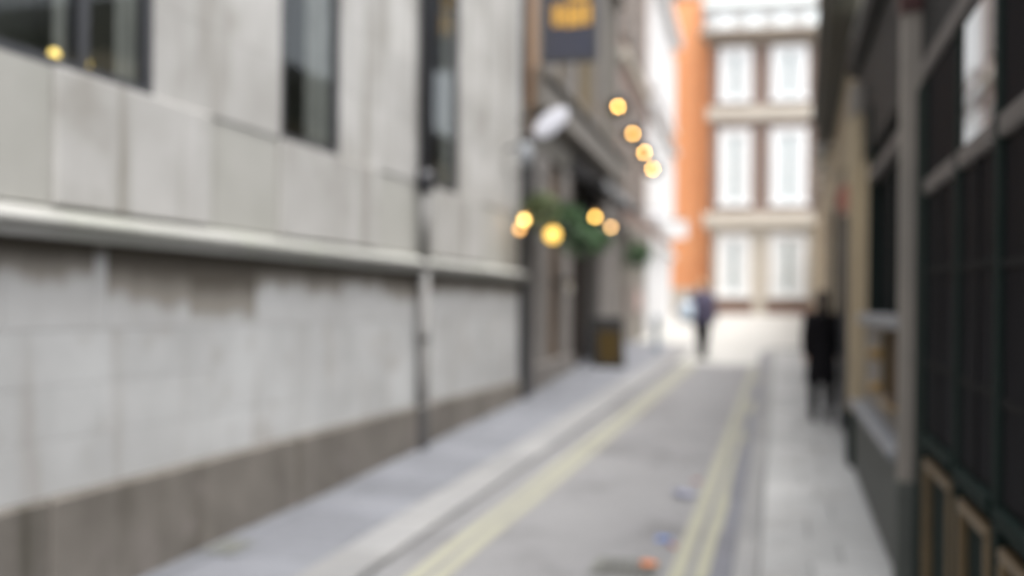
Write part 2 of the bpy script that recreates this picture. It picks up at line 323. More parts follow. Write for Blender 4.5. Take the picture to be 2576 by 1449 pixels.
# left pavement: bed, slabs and kerbstones
pl = strip('pavement_left', 'bed', -4.45, XR_L - 0.02, [-30, -10] + [i * 1.0 for i in range(-9, 27)], 0.012, 'structure')
def slab(name, mat, par, x0, x1, y0, y1, f, off, th=0.06):
    g = 0.004; j = rnd.uniform(-0.003, 0.003); c = 0.006; F2 = (lambda x, y: f(x, y) + off + j) if f is pav2 else (lambda x, y: f(y) + off + j)
    x0 += g; x1 -= g; y0 += g; y1 -= g
    v = [(x, y, F2(x, y) - e) for e, i in ((th, 0), (c, 0), (0, c)) for x, y in ((x0 + i, y0 + i), (x1 - i, y0 + i), (x1 - i, y1 - i), (x0 + i, y1 - i))]
    if f is pav2: v = [(x + 0.36 * narrow(y) * min(1.0, max(0.0, (x + 4.02) / 1.15)), y, z) for x, y, z in v]
    fc = [(3, 2, 1, 0), (8, 9, 10, 11)]
    for k in (0, 4):
        for i in range(4): q = (i + 1) % 4; fc.append((k + i, k + q, k + 4 + q, k + 4 + i))
    return MB().add(v, fc).build(name, mat, par)
y = 2.2
while y < 25.5:
    d = 0.62; n = 2; xa, xb = -4.02, -2.87
    cut = xa + (xb - xa) * rnd.choice((0.38, 0.5, 0.62))
    for a, b in ((xa, cut), (cut, xb)): slab('slab', 'slab', pl, a, b, y, y + d, pav2, 0.0, 0.3)
    y += d
y = 1.5
while y < 25.4:
    slab('kerbstone', 'kerb', pl, -2.87, XR_L, y, y + 0.95, pav2, 0.004, 0.32); y += 0.95
# right pavement
def pav_r(y): return prof(y) + 0.05
pr = strip('pavement_right', 'bed', XR_R + 0.02, 1.6, [-30, -10] + [i * 1.0 for i in range(-9, 27)], -0.03, 'structure', f=pav_r)
y = 1.0
while y < 25:
    slab('gutter_stone', 'gutter', pr, XR_R - 0.155, XR_R - 0.003, y, y + 0.6, prof, 0.012, 0.06)
    y += 0.6
y = 1.0
while y < 25:
    slab('kerbstone', 'kerb', pr, XR_R, XR_R + 0.16, y, y + 0.9, pav_r, 0.003, 0.16); y += 0.9
y = 1.0
while y < 25:
    d = rnd.choice((0.5, 0.6, 0.7)); cut = rnd.choice((0.22, 0.32, 0.42))
    slab('slab', 'slab_pale', pr, XR_R + 0.16, cut, y, y + d, pav_r, 0.0); slab('slab', 'slab_pale', pr, cut, 0.95, y, y + d, pav_r, 0.0); y += d

# ------------------------------------------------------------------ stone building on the left
CORNER = Vector((-3.58, 13.74, 0)); PHI = 1.5
aS = Vector((math.sin(R(PHI)), math.cos(R(PHI)), 0)); SL = 20.0
FS = Fr(CORNER - aS * SL, PHI, 'left')
avg = lambda l: sum(l) / len(l)
ZP = avg([FS.Z(0, 1285), FS.Z(700, 1105), FS.Z(1050, 1020), FS.Z(1290, 960)])
ZLB = avg([FS.Z(0, 590, .12), FS.Z(720, 640, .12), FS.Z(1300, 710, .12)]); ZLT = avg([FS.Z(0, 518), FS.Z(520, 572), FS.Z(1290, 672)])
ZSILL = avg([FS.Z(10, 108), FS.Z(380, 230), FS.Z(712, 340), FS.Z(848, 385), FS.Z(1120, 487)]) - 0.02
TOP = 8.6
sb = FS.empty('stone_building'); tag(sb, 'pale grey ashlar building with dark plinth and long stone ledge', 'building')
w1 = (FS.S(388, 0, 150) - 1.85, FS.S(388, 0, 150)); w2 = (FS.S(707, 0, 200), FS.S(857, 0, 200)); w3 = (FS.S(1084, 0, 300), FS.S(1155, 0, 300))
WINS = [w1, w2, w3]; WTOP = ZSILL + 2.4
P = FS.part
P('core', 'core', sb, 0, SL - 0.01, -7, -0.9, -0.5, TOP)
edges = [0.0] + [e for w in WINS for e in w] + [SL - 0.01]
for i in range(0, len(edges), 2): P('core', 'core', sb, edges[i], edges[i + 1], -0.9, -0.05, ZSILL, WTOP)
P('core', 'core', sb, 0, SL - 0.01, -0.9, -0.05, -0.5, ZSILL); P('core', 'core', sb, 0, SL - 0.01, -0.9, -0.05, WTOP, TOP)
def blocks(s0, s1, z0, z1, mat, lens, d1=0.0, d0=-0.055, jit=0.0012, name='stone_block', c=0.0025):
    s = s0
    while s < s1 - 0.02:
        L = lens() if callable(lens) else lens
        e = s + L
        if s1 - e < 0.45: e = s1
        FS.part(name, mat, sb, s + 0.0008, e - 0.0008, d0, d1 + rnd.uniform(-jit, jit), z0 + 0.0008, z1 - 0.0008, c)
        s = e
blocks(0, SL, -0.3, ZP, 'plinth', lambda: rnd.uniform(0.8, 1.5), 0.05, -0.055, 0.008, 'plinth_block', 0.02)
# courses between plinth and ledge
ZSO = ZLB - 0.50
hc = (ZSO - ZP) / 3
for k in range(3): blocks(rnd.uniform(-.5, 0), SL, ZP + k * hc, ZP + (k + 1) * hc, 'ashlar_low', lambda: rnd.uniform(1.0, 1.7), 0.0, -0.055, 0.0008)
# soot-stained blocks under the ledge: every block is stained to a depth of its own (object colour)
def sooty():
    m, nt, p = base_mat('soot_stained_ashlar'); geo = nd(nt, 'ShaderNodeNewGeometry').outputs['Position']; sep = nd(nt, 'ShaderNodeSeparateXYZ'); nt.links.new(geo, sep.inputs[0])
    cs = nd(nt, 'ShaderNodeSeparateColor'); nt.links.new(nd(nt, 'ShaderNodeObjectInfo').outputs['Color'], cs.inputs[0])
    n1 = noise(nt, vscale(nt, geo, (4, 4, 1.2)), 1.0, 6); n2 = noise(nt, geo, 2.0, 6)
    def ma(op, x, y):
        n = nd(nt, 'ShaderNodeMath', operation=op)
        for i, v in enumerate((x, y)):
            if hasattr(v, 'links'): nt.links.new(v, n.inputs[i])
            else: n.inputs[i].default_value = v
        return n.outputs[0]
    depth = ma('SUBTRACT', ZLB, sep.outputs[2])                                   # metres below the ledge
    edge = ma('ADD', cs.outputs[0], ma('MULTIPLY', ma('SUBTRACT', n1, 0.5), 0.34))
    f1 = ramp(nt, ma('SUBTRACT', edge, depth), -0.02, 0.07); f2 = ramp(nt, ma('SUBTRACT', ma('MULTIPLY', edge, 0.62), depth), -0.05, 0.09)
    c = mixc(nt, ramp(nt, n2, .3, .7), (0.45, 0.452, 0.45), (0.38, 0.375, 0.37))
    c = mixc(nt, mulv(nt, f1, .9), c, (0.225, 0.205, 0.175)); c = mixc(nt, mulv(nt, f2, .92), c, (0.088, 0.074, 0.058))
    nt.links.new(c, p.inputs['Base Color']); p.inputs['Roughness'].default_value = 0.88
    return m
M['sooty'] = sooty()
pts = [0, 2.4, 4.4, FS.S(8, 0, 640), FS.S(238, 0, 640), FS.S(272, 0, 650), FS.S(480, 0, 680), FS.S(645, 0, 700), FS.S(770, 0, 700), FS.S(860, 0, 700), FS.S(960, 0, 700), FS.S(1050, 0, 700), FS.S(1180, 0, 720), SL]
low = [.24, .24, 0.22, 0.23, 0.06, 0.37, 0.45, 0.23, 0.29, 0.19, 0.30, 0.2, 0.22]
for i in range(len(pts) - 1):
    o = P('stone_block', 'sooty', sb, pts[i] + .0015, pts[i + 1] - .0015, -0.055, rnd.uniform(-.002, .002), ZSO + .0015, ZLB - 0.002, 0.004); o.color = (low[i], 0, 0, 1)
# ledge: moulded string course in lengths
s = 0.0
lp = [(-0.05, ZLB), (0.09, ZLB), (0.10, ZLB + 0.035), (0.125, ZLB + 0.06), (0.138, ZLB + 0.075), (0.138, ZLB + (ZLT - ZLB) * .55), (0.115, ZLB + (ZLT - ZLB) * .72), (-0.05, ZLT + 0.01)]
while s < SL:
    e = min(s + 1.55, SL); e = SL + 0.06 if SL - e < 0.5 else e
    j = rnd.uniform(-0.006, 0.006)
    MB().prism([(a + (j if a > 0 else 0), b) for a, b in lp], -s - 0.003, -e + 0.003).build('ledge_stone', 'ledge', sb); s = e
# aprons under the windows and pier blocks beside them
ap = [(FS.S(130, 0, 450), FS.S(523, 0, 450)), (FS.S(700, 0, 500), FS.S(945, 0, 530)), (FS.S(1086, 0, 560), FS.S(1208, 0, 600))]
for k, (a, b) in enumerate(ap):
    m = [a + (b - a) * .36, b] if k == 0 else [b]
    for e in m: P('apron_block', 'ashlar', sb, a + 0.003, e - 0.003, -0.055, 0.035, ZLT + 0.012, ZSILL - 0.002, 0.01); a = e
gaps = [(ap[0][0] - 3.2, ap[0][0]), (ap[0][1], ap[1][0]), (ap[1][1], ap[2][0]), (ap[2][1], SL)]
zc = ZLT + 0.012
for a, b in gaps: blocks(a, b, zc, ZSILL, 'ashlar_stained', 1.6, -0.012)
hcr = (WTOP - ZSILL) / 4
pe = [w1[0] - 2.0] + [e for w in WINS for e in w] + [SL]
for k in range(4):
    for i in range(0, len(pe), 2):
        a, b = pe[i], pe[i + 1]; off = rnd.uniform(.35, .65)
        if b - a > 1.2: blocks(a, a + (b - a) * off, ZSILL + k * hcr, ZSILL + (k + 1) * hcr, 'ashlar', 9, 0.0); blocks(a + (b - a) * off, b, ZSILL + k * hcr, ZSILL + (k + 1) * hcr, 'ashlar', 9, 0.0)
        else: blocks(a, b, ZSILL + k * hcr, ZSILL + (k + 1) * hcr, 'ashlar', 9, 0.0)
z = WTOP
while z < TOP - 0.3: blocks(6, SL, z, z + 0.6, 'ashlar', lambda: rnd.uniform(1.2, 1.8)); z += 0.6
P('wall', 'ashlar', sb, 0, 6, -0.05, 0.0, ZLT + .02, TOP); P('parapet', 'ledge', sb, -0.1, SL + 0.1, -0.5, 0.2, TOP, TOP + 0.3)
P('return_wall', 'ashlar', sb, SL, SL + 0.02, -7, -0.06, -0.3, TOP)
# windows
for k, (a, b) in enumerate(WINS):
    wd = box('window', 'frame_dark', sb, -a, -(a + 0.07), -0.14, -0.012, ZSILL, WTOP)
    box('frame', 'frame_dark', wd, -(b - 0.07), -b, -0.14, -0.012, ZSILL, WTOP); box('frame', 'frame_dark', wd, -a - .07, -b + .07, -0.14, -0.012, ZSILL, ZSILL + 0.055); box('frame', 'frame_dark', wd, -a - .07, -b + .07, -0.14, -0.012, WTOP - 0.08, WTOP)
    if k == 0:
        mu = FS.S(172, -.12, 80); box('mullion', 'frame_dark', wd, -(mu - .035), -(mu + .035), -0.14, -0.006, ZSILL + .055, WTOP - .08)
        cells = [(a + .07, mu - .035), (mu + .035, b - .07)]
    else: cells = [(a + .07, b - .07)]
    for (c0, c1) in cells: box('pane', 'glass', wd, -c0, -c1, -0.045, -0.039, ZSILL + 0.055, WTOP - 0.08)
    cur = {0: [(FS.S(132, -.085, 60), FS.S(166, -.085, 60)), (FS.S(288, -.085, 100), FS.S(374, -.085, 100))], 1: [(FS.S(768, -.085, 200), FS.S(836, -.085, 200))], 2: [(b - .35, b - .08)]}[k]
    for (c0, c1) in cur:
        mb = MB(); n = 24; v = []; fc = []
        for i in range(n + 1):
            t = i / n; s = c0 + (c1 - c0) * t; dd = -0.085 + 0.012 * math.sin(t * math.pi * 2 * max(2, round((c1 - c0) / .09)))
            v += [(-s, dd, ZSILL + .02), (-s, dd, WTOP - .1)]
        for i in range(n): fc.append((2 * i, 2 * i + 1, 2 * i + 3, 2 * i + 2))
        mb.add(v, fc).build('curtain', 'curtain', wd, True)
    box('room_lining', 'room', wd, -a + .0, -b, -0.899, -0.88, ZSILL + .005, WTOP)
    box('room_lining', 'room', wd, -a - .002, -a - .02, -0.88, -0.15, ZSILL + .005, WTOP); box('room_lining', 'room', wd, -b + .002, -b + .02, -0.88, -0.15, ZSILL + .005, WTOP)
# drainpipe
sp = FS.S(1066, .09, 900)
pb = MB().tube([(-sp, 0.085, -0.1), (-sp, 0.085, ZLB)], 0.062).build('drainpipe', 'pipe_grey', sb, True)
MB().tube([(-sp, 0.085, ZLT - 0.05), (-sp, 0.085, ZSILL - .02)], 0.055).build('drainpipe_upper', 'pipe_grey', pb, True)
MB().tube([(-sp, 0.095, ZSILL - 0.02), (-sp, 0.095, TOP)], 0.07).build('drainpipe_black', 'pipe_black', pb, True)
for zz in (0.75, 1.5): MB().tube([(-sp, 0.085, zz), (-sp, 0.085, zz + .06)], 0.075).build('pipe_collar', 'pipe_grey', pb, True)
MB().tube([(-sp, 0.095, ZSILL - .1), (-sp, 0.095, ZSILL + .12)], [0.075, 0.095]).build('pipe_collar', 'pipe_black', pb, True)
# two little lamps standing inside the window
for px, py, r, lab in ((136, 133, .03, 'small yellow candle lamp behind the glass left of the window mullion'), (216, 150, .024, 'dimmer yellow candle lamp behind the glass right of the window mullion')):
    ss = FS.S(px, -.085, py); e = FS.empty('candle_lamp', ss, -0.085, ZSILL + 0.05); tag(e, lab, 'lamp', 'candle lamps in the window')
    MB().tube([(0, 0, -.045), (0, 0, -.03), (0, 0, 0.0)], [.026, .026, .016]).build('base', 'brass', e, True)
    MB().ball((0, 0, .03 if r > .025 else .045), r, sc=(1, 1, 1.3)).build('glowing_shade', 'candle', e, True)

# ------------------------------------------------------------------ pub beyond the corner
FP = Fr(CORNER, -1.5, 'left')
pu = FP.empty('pub'); tag(pu, 'weathered grey-brown pub with dark doorway, timber panels and fascia', 'pub')
PUB = 10.6; PT = 9.2
Q = FP.part
gz = lambda s: pav_l(CORNER.y + s) - 0.02
Q('wall', 'pub_stone', pu, 0.02, PUB, -7, -0.25, -0.3, PT)
zf0, zf1 = FP.Z(1455, 380), FP.Z(1455, 318)       # fascia
zg = FP.Z(1440, 440)                               # top of ground-floor openings
SX = lambda px, d=0.0: FP.S(px, d, 700)
Q('pilaster', 'pub_dark', pu, 0.03, 0.55, -0.25, 0.10, 0.2, zg, 0.02)
zones = [(1346, 1382, 'pub_pilaster', .02), (1382, 1414, 'pub_wood', -.10), (1414, 1440, 'pub_pilaster', 0.0), (1508, 1562, 'pub_pilaster', .04)]
for a, b, m, d in zones: Q('panel' if m == 'pub_wood' else 'pilaster', m, pu, SX(a, d), SX(b, d), -0.25, d, gz(3), zg - .02, 0.02)
da, db = SX(1441), SX(1507)
Q('pilaster', 'pub_pilaster', pu, 0.56, SX(1346) - 0.01, -0.25, -0.06, gz(0.5), zg - .02, 0.02)
dr = Q('doorway', 'black_paint', pu, da, db, -0.25, -0.04, gz(6), zg - .03)
Q('door', 'door_brown', dr, da + .1, (da + db) / 2 - .02, -0.04, -0.02, gz(5), gz(5) + 2.2, .01); Q('door', 'black_paint', dr, (da + db) / 2 + .02, db - .1, -0.04, -0.015, gz(5), gz(5) + 2.2, .01)
Q('fanlight', 'shop_glass', dr, da + .1, db - .1, -0.04, -0.02, gz(5) + 2.3, zg - .2)
Q('stall_riser', 'pub_pilaster', pu, 0.56, da - .05, -0.06, 0.06, gz(0) - .1, gz(2) + 0.35, .02)
Q('wall_band', 'pub_stone', pu, 0.02, PUB, -0.25, 0.0, zg, zf0)
Q('fascia', 'fascia', pu, 0.6, PUB, -0.25, 0.22, zf0, zf1, 0.05); Q('cornice', 'fascia', pu, 0.6, PUB, -0.25, 0.32, zf1, zf1 + 0.12, 0.03)
for (a, b) in ((da - .3, db + 0.6), (SX(1540), PUB - .2)):
    aw = MB().prism([(0.01, zg - .05), (0.01, zg + .35), (0.62, zg - .12), (0.62, zg - .28), (0.60, zg - .28), (0.60, zg - .14)], -a, -b).build('awning', 'awning', pu)
    Q('awning_edge', 'grey_metal', aw, a, b, 0.622, 0.64, zg - .26, zg - .10)
# upper storey: pilasters, timber strip, windows
Q('timber_strip', 'orange_wood', pu, 0.35, 0.95, -0.25, 0.06, zf1 - .5, PT, .02); Q('timber_strip', 'pub_wood', pu, 0.35, 0.95, -0.25, 0.05, zg + .1, zf1 - .5, .02)
Q('wall_band', 'pub_dark', pu, 0.02, 0.34, -0.25, 0.0, zf0, PT)
up = [(0.96, 1.9, 'pub_stone', 0), (1.9, 2.5, 'pub_pilaster', .06), (2.5, 3.7, 'win', -.1), (3.7, 4.3, 'pub_pilaster', .06), (4.3, 5.3, 'win', -.1), (5.3, 5.9, 'pub_tan', .05), (5.9, 7.2, 'win', -.1), (7.2, 7.8, 'pub_pilaster', .06), (7.8, 9.0, 'win', -.1), (9.0, PUB, 'pub_stone', 0)]
for a, b, m, d in up:
    if m != 'win': Q('pilaster', m, pu, a, b, -0.25, d, zf1 + .12, PT, .02); continue
    wf = Q('window', 'pub_tan', pu, a, b, -0.25, -0.06, zf1 + .12, zf1 + 0.55, .02)
    Q('frame', 'pub_tan', wf, a, a + .1, -0.25, -0.08, zf1 + .55, PT - .5); Q('frame', 'pub_tan', wf, b - .1, b, -0.25, -0.08, zf1 + .55, PT - .5); Q('frame', 'pub_tan', wf, a, b, -0.25, -0.06, PT - .5, PT)
    n = 3
    for i in range(n):
        z0 = zf1 + .55 + (PT - 1.05 - zf1) * i / n; z1 = zf1 + .55 + (PT - 1.05 - zf1) * (i + 1) / n
        Q('pane', 'pane_pale', wf, a + .12, (a + b) / 2 - .02, -0.22, -0.2, z0 + .02, z1 - .02); Q('pane', 'pane_pale', wf, (a + b) / 2 + .02, b - .12, -0.22, -0.2, z0 + .02, z1 - .02)
Q('parapet', 'fascia', pu, 0.0, PUB, -0.5, 0.2, PT, PT + .4)

# hanging pub sign, faces down the street
dS = 0.75
ssn = FP.S(1434, dS, 80); e = FP.empty('hanging_sign', ssn, 0, 0); tag(e, 'navy hanging pub sign with gold lettering bands above the street', 'sign')
zb, z8 = FP.Z(1434, 150, dS), FP.Z(1434, 82, dS)
scl = (Vector((FP.world(ssn, dS, 2) - Vector((0, 0, EYE)))).dot(fwd)) / FPX
hw = 64 * scl
box('board', 'navy', e, -0.05, 0.05, dS - hw, dS + hw, zb, zb + 1.35, c=.01)
fr = box('frame', 'pub_dark', e, -0.06, 0.06, dS - hw - .035, dS - hw, zb - .03, zb + 1.38); box('frame', 'pub_dark', e, -0.06, 0.06, dS + hw, dS + hw + .035, zb - .03, zb + 1.38)
box('frame', 'pub_dark', e, -0.06, 0.06, dS - hw, dS + hw, zb - .035, zb); box('frame', 'pub_dark', e, -.06, .06, dS - hw, dS + hw, zb + 1.35, zb + 1.385)
def letters(z0, z1, a, b, n):
    wdt = (b - a) / n
    for i in range(n):
        x = a + wdt * i; k = rnd.choice((.78, .9, .62)); dz = (z1 - z0) * rnd.uniform(-.06, .06)
        box('gold_mark', 'gold', e, .05, .062, dS + x, dS + x + wdt * k, z0 + dz, z1 + dz, c=.004)
letters(z8 + .08, z8 + .37, -hw * .66, hw * .86, 6); letters(z8 + .44, z8 + .62, -hw * .1, hw * .75, 4)
MB().tube([(0, -.0, zb + 1.46), (0, dS + hw, zb + 1.46)], .025).build('bracket', 'black_paint', e, True)
for yy in (dS - hw * .7, dS + hw * .7): MB().tube([(0, yy, zb + 1.37), (0, yy, zb + 1.47)], .012).build('hanger', 'black_paint', e, True)

def floodlight(px, py, d, wpx, hpx, tilt, lab, mat):
    s, z = FP.hit(px, py, d); e = FP.empty('floodlight', s, 0, z); tag(e, lab, 'floodlight', 'lamps on the pub corner')
    k = (FP.world(s, d, z) - Vector((0, 0, EYE))).dot(fwd) / FPX
    a, b = wpx * k / 2, hpx * k / 2
    rings = []
    for t, q in ((-0.09, .55), (-.07, .85), (-.02, 1), (.05, 1.0), (.06, .92)):
        rings.append([(t, a * q * math.cos(2 * math.pi * i / 20), b * q * math.sin(2 * math.pi * i / 20)) for i in range(20)])
    o = MB().ring(rings).build('lamp_head', mat, e, True); o.location = (0, d, 0); o.rotation_euler = (tilt, 0, 0.15)
    MB().tube([(0, -.02, .05), (0, d * .5, .12), (0, d, 0)], .02).build('bracket', 'black_paint', e, True)
floodlight(1386, 310, .45, 105, 52, R(40), 'tilted white oval floodlight on bracket below the hanging sign', 'white_metal')
floodlight(1322, 387, .25, 40, 58, 0, 'small grey round lamp at the stone corner below the floodlight', 'grey_metal')

# lanterns and globe lamps on the pub
def globe_lamp(px, py, d, r, mat, lab, grp, fr_=FP, name='globe_lamp'):
    s, z = fr_.hit(px, py, d); e = fr_.empty(name, s, 0, z); tag(e, lab, 'lamp', grp)
    if isinstance(mat, tuple):                     # brightness of the lamp glass, in step with its size and the exposure
        Zc = (fr_.world(s, d, z) - Vector((0, 0, EYE))).dot(fwd); k_ = min(1.0, 2 * r * FPX / Zc / 50) ** 2
        mat = glow_mat('lit_glass', mat[:3], mat[3] / (2 ** scn.view_settings.exposure * k_))
    MB().ball((0, d, 0), r).build('globe', mat, e, True)
    if name == 'wall_lamp': MB().ring([[(q * math.cos(2 * math.pi * i / 18), d + q * math.sin(2 * math.pi * i / 18), h) for i in range(18)] for q, h in ((.22, .03), (.20, .07), (.10, .15), (.05, .22))]).build('added_dark_hood', 'black_paint', e, True); MB().tube([(-.10, d, 0), (-.13, d, 0)], [.23, .23], 24).build('added_dark_disc', 'basket', e)  # hood and disc added to darken the background around each row bulb
    MB().tube([(0, d, r * .9), (0, d, r + .05)], [.04, .03]).build('cap', 'brass', e, True)
    x_ = -(0.12 - s) if s < 0.1 else 0.0; q_ = .08 if x_ else -.02
    MB().tube([(x_, q_, r + .02), (x_ * .5, d * .5 + .1, r + .10), (0, d, r + .05)], .014).build('arm', 'black_paint', e, True)
    MB().tube([(x_, q_ - .05, r + .02), (x_, q_ + .04, r + .02)], .05).build('wall_plate', 'black_paint', e, True)
g1 = 'lamps hung along the pub front'
globe_lamp(1319, 553, .25, .04, (1, .60, .17, 1.15), 'bright yellow lamp beside the pale stone corner', g1)
globe_lamp(1307, 577, .2, .04, (1, .5, .14, .5), 'dim amber lamp half hidden behind the bright lamp at the stone corner', g1)
globe_lamp(1390, 591, .55, .10, (1, .60, .12, 1.25), 'largest glowing yellow globe lamp under the green hanging baskets', g1)
globe_lamp(1497, 546, .50, .04, (1, .57, .13, .85), 'amber lamp under the black awning beside the doorway', g1)
globe_lamp(1537, 572, .48, .038, (1, .58, .22, .5), 'fainter amber lamp next along the pub front beyond the doorway', g1)
globe_lamp(1430, 726, .18, .08, 'frost', 'unlit frosted globe lamp beside the dark pub door', g1)
g2 = 'lamps in a row high on the front'
for (px, py, r, lab) in ((1555, 268, .038, 'highest and nearest of the four amber lamps in the row on the upper front'), (1592, 336, .038, 'second amber lamp down the row on the upper front'),
                         (1621, 384, .038, 'third amber lamp down the row, touching the last one'), (1642, 425, .038, 'lowest and farthest amber lamp of the row on the upper front')):
    globe_lamp(px, py, .35, r, (1, .53, .14, {268: 1.15, 336: .8, 384: .85, 425: .95}[py]), lab, g2, name='wall_lamp')

# hanging baskets
def basket(px, py, d, r, lab, mat='leaf', n=620, sq=.8, grp='hanging baskets on the pub front'):
    s, z = FP.hit(px, py, d); e = FP.empty('hanging_basket', s, 0, z); tag(e, lab, 'hanging basket', grp)
    MB().ring([[(q * r * math.cos(2 * math.pi * i / 14), d + q * r * math.sin(2 * math.pi * i / 14), h * r) for i in range(14)] for q, h in ((.15, -.75), (.42, -.62), (.58, -.4), (.62, -.2))]).build('bowl', 'basket', e, True)
    mb = MB(); rr = random.Random(int(px))
    for i in range(n):
        v = Vector((rr.gauss(0, 1), rr.gauss(0, 1), rr.gauss(0, 1))).normalized() * (r * rr.uniform(.45, 1.0) * (1 + .25 * math.sin(5 * i)))
        p = Vector((v.x, d + v.y, v.z * sq - (.25 * r if v.length > .9 * r else 0)))
        a = Vector((rr.uniform(-1, 1), rr.uniform(-1, 1), rr.uniform(-1, 1))).normalized(); b = a.cross(Vector((rr.uniform(-1, 1), rr.uniform(-1, 1), rr.uniform(-1, 1)))).normalized()
        l = rr.uniform(.035, .07); mb.add([p - a * l, p + b * l * .45, p + a * l, p - b * l * .45], [(0, 1, 2, 3)])
    mb.build('foliage', mat, e)
    MB().tube([(0, -.02, r * 1.7), (0, d, r * 1.75), (0, d, r * .2)], .01, 6).build('bracket', 'black_paint', e)
basket(1362, 520, .40, .27, 'pale green hanging basket above and left of the large globe lamp', 'leaf2')
basket(1416, 553, .45, .38, 'bushy green hanging basket just right of the large globe lamp')
basket(1460, 590, .40, .34, 'trailing dark green basket over the pub doorway')
basket(1506, 600, .38, .27, 'small dark green basket between the two amber doorway lamps')
basket(1603, 640, .40, .42, 'far green hanging basket on the house past the pub')

# pavement sign and tub
def a_board():
    p = ground_hit(1527, 924, 0, pav2); k = (p - Vector((0, 0, EYE))).dot(fwd) / FPX
    w, h = 79 * k, 124 * k
    e = empty('pavement_sign', (p.x, p.y, pav2(p.x, p.y)), YAW + R(4)); tag(e, 'black pavement A-board with brown and gold panel outside the pub', 'sign')
    for sg, nm in ((-1, 'front'), (1, 'rear')):
        lean = math.atan2(.22, h) * -sg
        b = box(nm + '_leaf', 'black_paint', e, -w / 2, w / 2, -.015, .015, 0, h); b.location = (0, sg * .24, 0); b.rotation_euler = (lean * -1 if sg < 0 else lean * -1, 0, 0)
        pnl = box('panel', 'board', b, -w / 2 + .10, w / 2 - .09, sg * .016, sg * .024, .10, h - .22)
        box('top_rail', 'black_paint', b, -w / 2 - .005, w / 2 + .005, -.02, .02, h, h + .03)
    MB().tube([(-w / 2, 0, h * .985), (w / 2, 0, h * .985)], .02).build('hinge', 'grey_metal', e, True)
a_board()
p = ground_hit(1387, 935, 0, pav2); e = empty('plant_tub', (p.x, p.y, pav2(p.x, p.y))); tag(e, 'squat black plant tub standing against the pub front', 'tub')
MB().ring([[(q * math.cos(2 * math.pi * i / 18), q * math.sin(2 * math.pi * i / 18), h) for i in range(18)] for q, h in ((.13, 0), (.16, .12), (.185, .27), (.2, .29), (.2, .32), (.17, .32), (.16, .25))]).build('tub', 'black_paint', e, True)
MB().ball((0, 0, .3), .15, sc=(1, 1, .35)).build('soil', 'basket', e, True)

# ------------------------------------------------------------------ terrace beyond the pub
TA, TB, TC = PUB + 0.03, PUB + 6.0, 27.6
bk = FP.empty('brick_house', TA); tag(bk, 'narrow pinkish brick house with pale windows just past the pub', 'house')
wh = FP.empty('white_house', TB); tag(wh, 'long white stucco house with tall white windows down the left side', 'house')
HT = 13.5
def q2(o, s0): return lambda n, m, par, a, b, *r, c=0.0: MB().box(-(a - s0), -(b - s0), *r, c=c).build(n, m, par)
B1 = q2(bk, TA); C1 = q2(wh, TB)
B1('wall', 'pink_brick', bk, TA, TB - .02, -7, 0, .2, HT); B1('shopfront', 'fascia', bk, TA, TB - .02, 0, .08, .3, 3.6)
B1('cornice', 'fascia', bk, TA, TB - .02, 0, .25, 3.6, 4.0, c=.05); B1('cornice', 'cream_stone', bk, TA, TB - .02, 0, .2, 8.0, 8.25, c=.05); B1('roof', 'slate', bk, TA, TB - .02, -7, .3, HT, HT + .3)
def tall_window(F_, par, a, b, z0, z1, d=0.0, cols=2, rows=4, pane='pane_pale', proud=.10, sur=.16, gap=0, fm='white_paint'):
    w = F_('window', fm, par, a - sur, a, d - .02, d + proud, z0 - .02, z1 + sur, c=.02)
    F_('surround', fm, w, b, b + sur, d - .02, d + proud, z0 - .02, z1 + sur, c=.02); F_('surround', fm, w, a, b, d - .02, d + proud, z1, z1 + sur, c=.02)
    F_('sill', fm, w, a - sur - .05, b + sur + .05, d - .02, d + proud + .08, z0 - .14, z0, c=.02)
    g = .045
    if gap: F_('pane_gap', 'gap', w, (a + b) / 2 - gap, (a + b) / 2 + gap, d - .01, d + .04, z0 + .12, z1 - .12)
    for i in range(cols + 1):
        x = a + (b - a) * i / cols; F_('glazing_bar', fm, w, max(a, x - g), min(b, x + g), d - .01, d + .035, z0, z1)
    for j in range(rows + 1):
        zz = z0 + (z1 - z0) * j / rows; hh = g * (1.6 if j == rows // 2 else 1); F_('glazing_bar', fm, w, a, b, d - .01, d + .033, max(z0, zz - hh), min(z1, zz + hh))
    for i in range(cols):
        for j in range(rows):
            F_('pane', pane, w, a + (b - a) * i / cols + g, a + (b - a) * (i + 1) / cols - g, d - .02, d + .012, z0 + (z1 - z0) * j / rows + g, z0 + (z1 - z0) * (j + 1) / rows - g)
    return w
for z0, z1 in ((4.6, 7.4), (8.8, 11.2)):
    for q_ in (.5, 2.4, 4.3): tall_window(B1, bk, TA + q_, TA + q_ + .9, z0, z1, proud=.05, sur=.1, pane='grey_pane', fm='fascia')
C1('wall', 'stucco', wh, TB, TC, -7, 0, .2, HT + 1); C1('roof', 'slate', wh, TB, TC, -7, .3, HT + 1, HT + 1.3)
for z0, z1 in ((4.7, 7.5), (8.9, 11.6)):
    C1('brick_band', 'pink_brick', wh, TB, TC - 1.2, 0, .02, z0 - .5, z1 + .4)
C1('cornice', 'stucco', wh, TB, TC, 0, .2, 3.75, 4.05, c=.08); C1('cornice', 'stucco', wh, TB, TC, 0, .3, 8.0, 8.25, c=.08); C1('cornice', 'stucco', wh, TB, TC, 0, .4, 12.4, 12.8, c=.08)
s = TB + .7
while s < TC - 1.4:
    for z0, z1 in ((4.7, 7.4), (8.9, 11.5)): tall_window(C1, wh, s, s + 1.0, z0, z1, .02, rows=3, proud=.18, sur=.2, pane='grey_pane')
    C1('pier', 'stucco', wh, s - .62, s - .2, 0, .18, .5, 3.75, c=.03); C1('shop_panel', 'white_paint', wh, s - .15, s + 1.35, 0, .03, 1.5, 3.4); s += 2.0
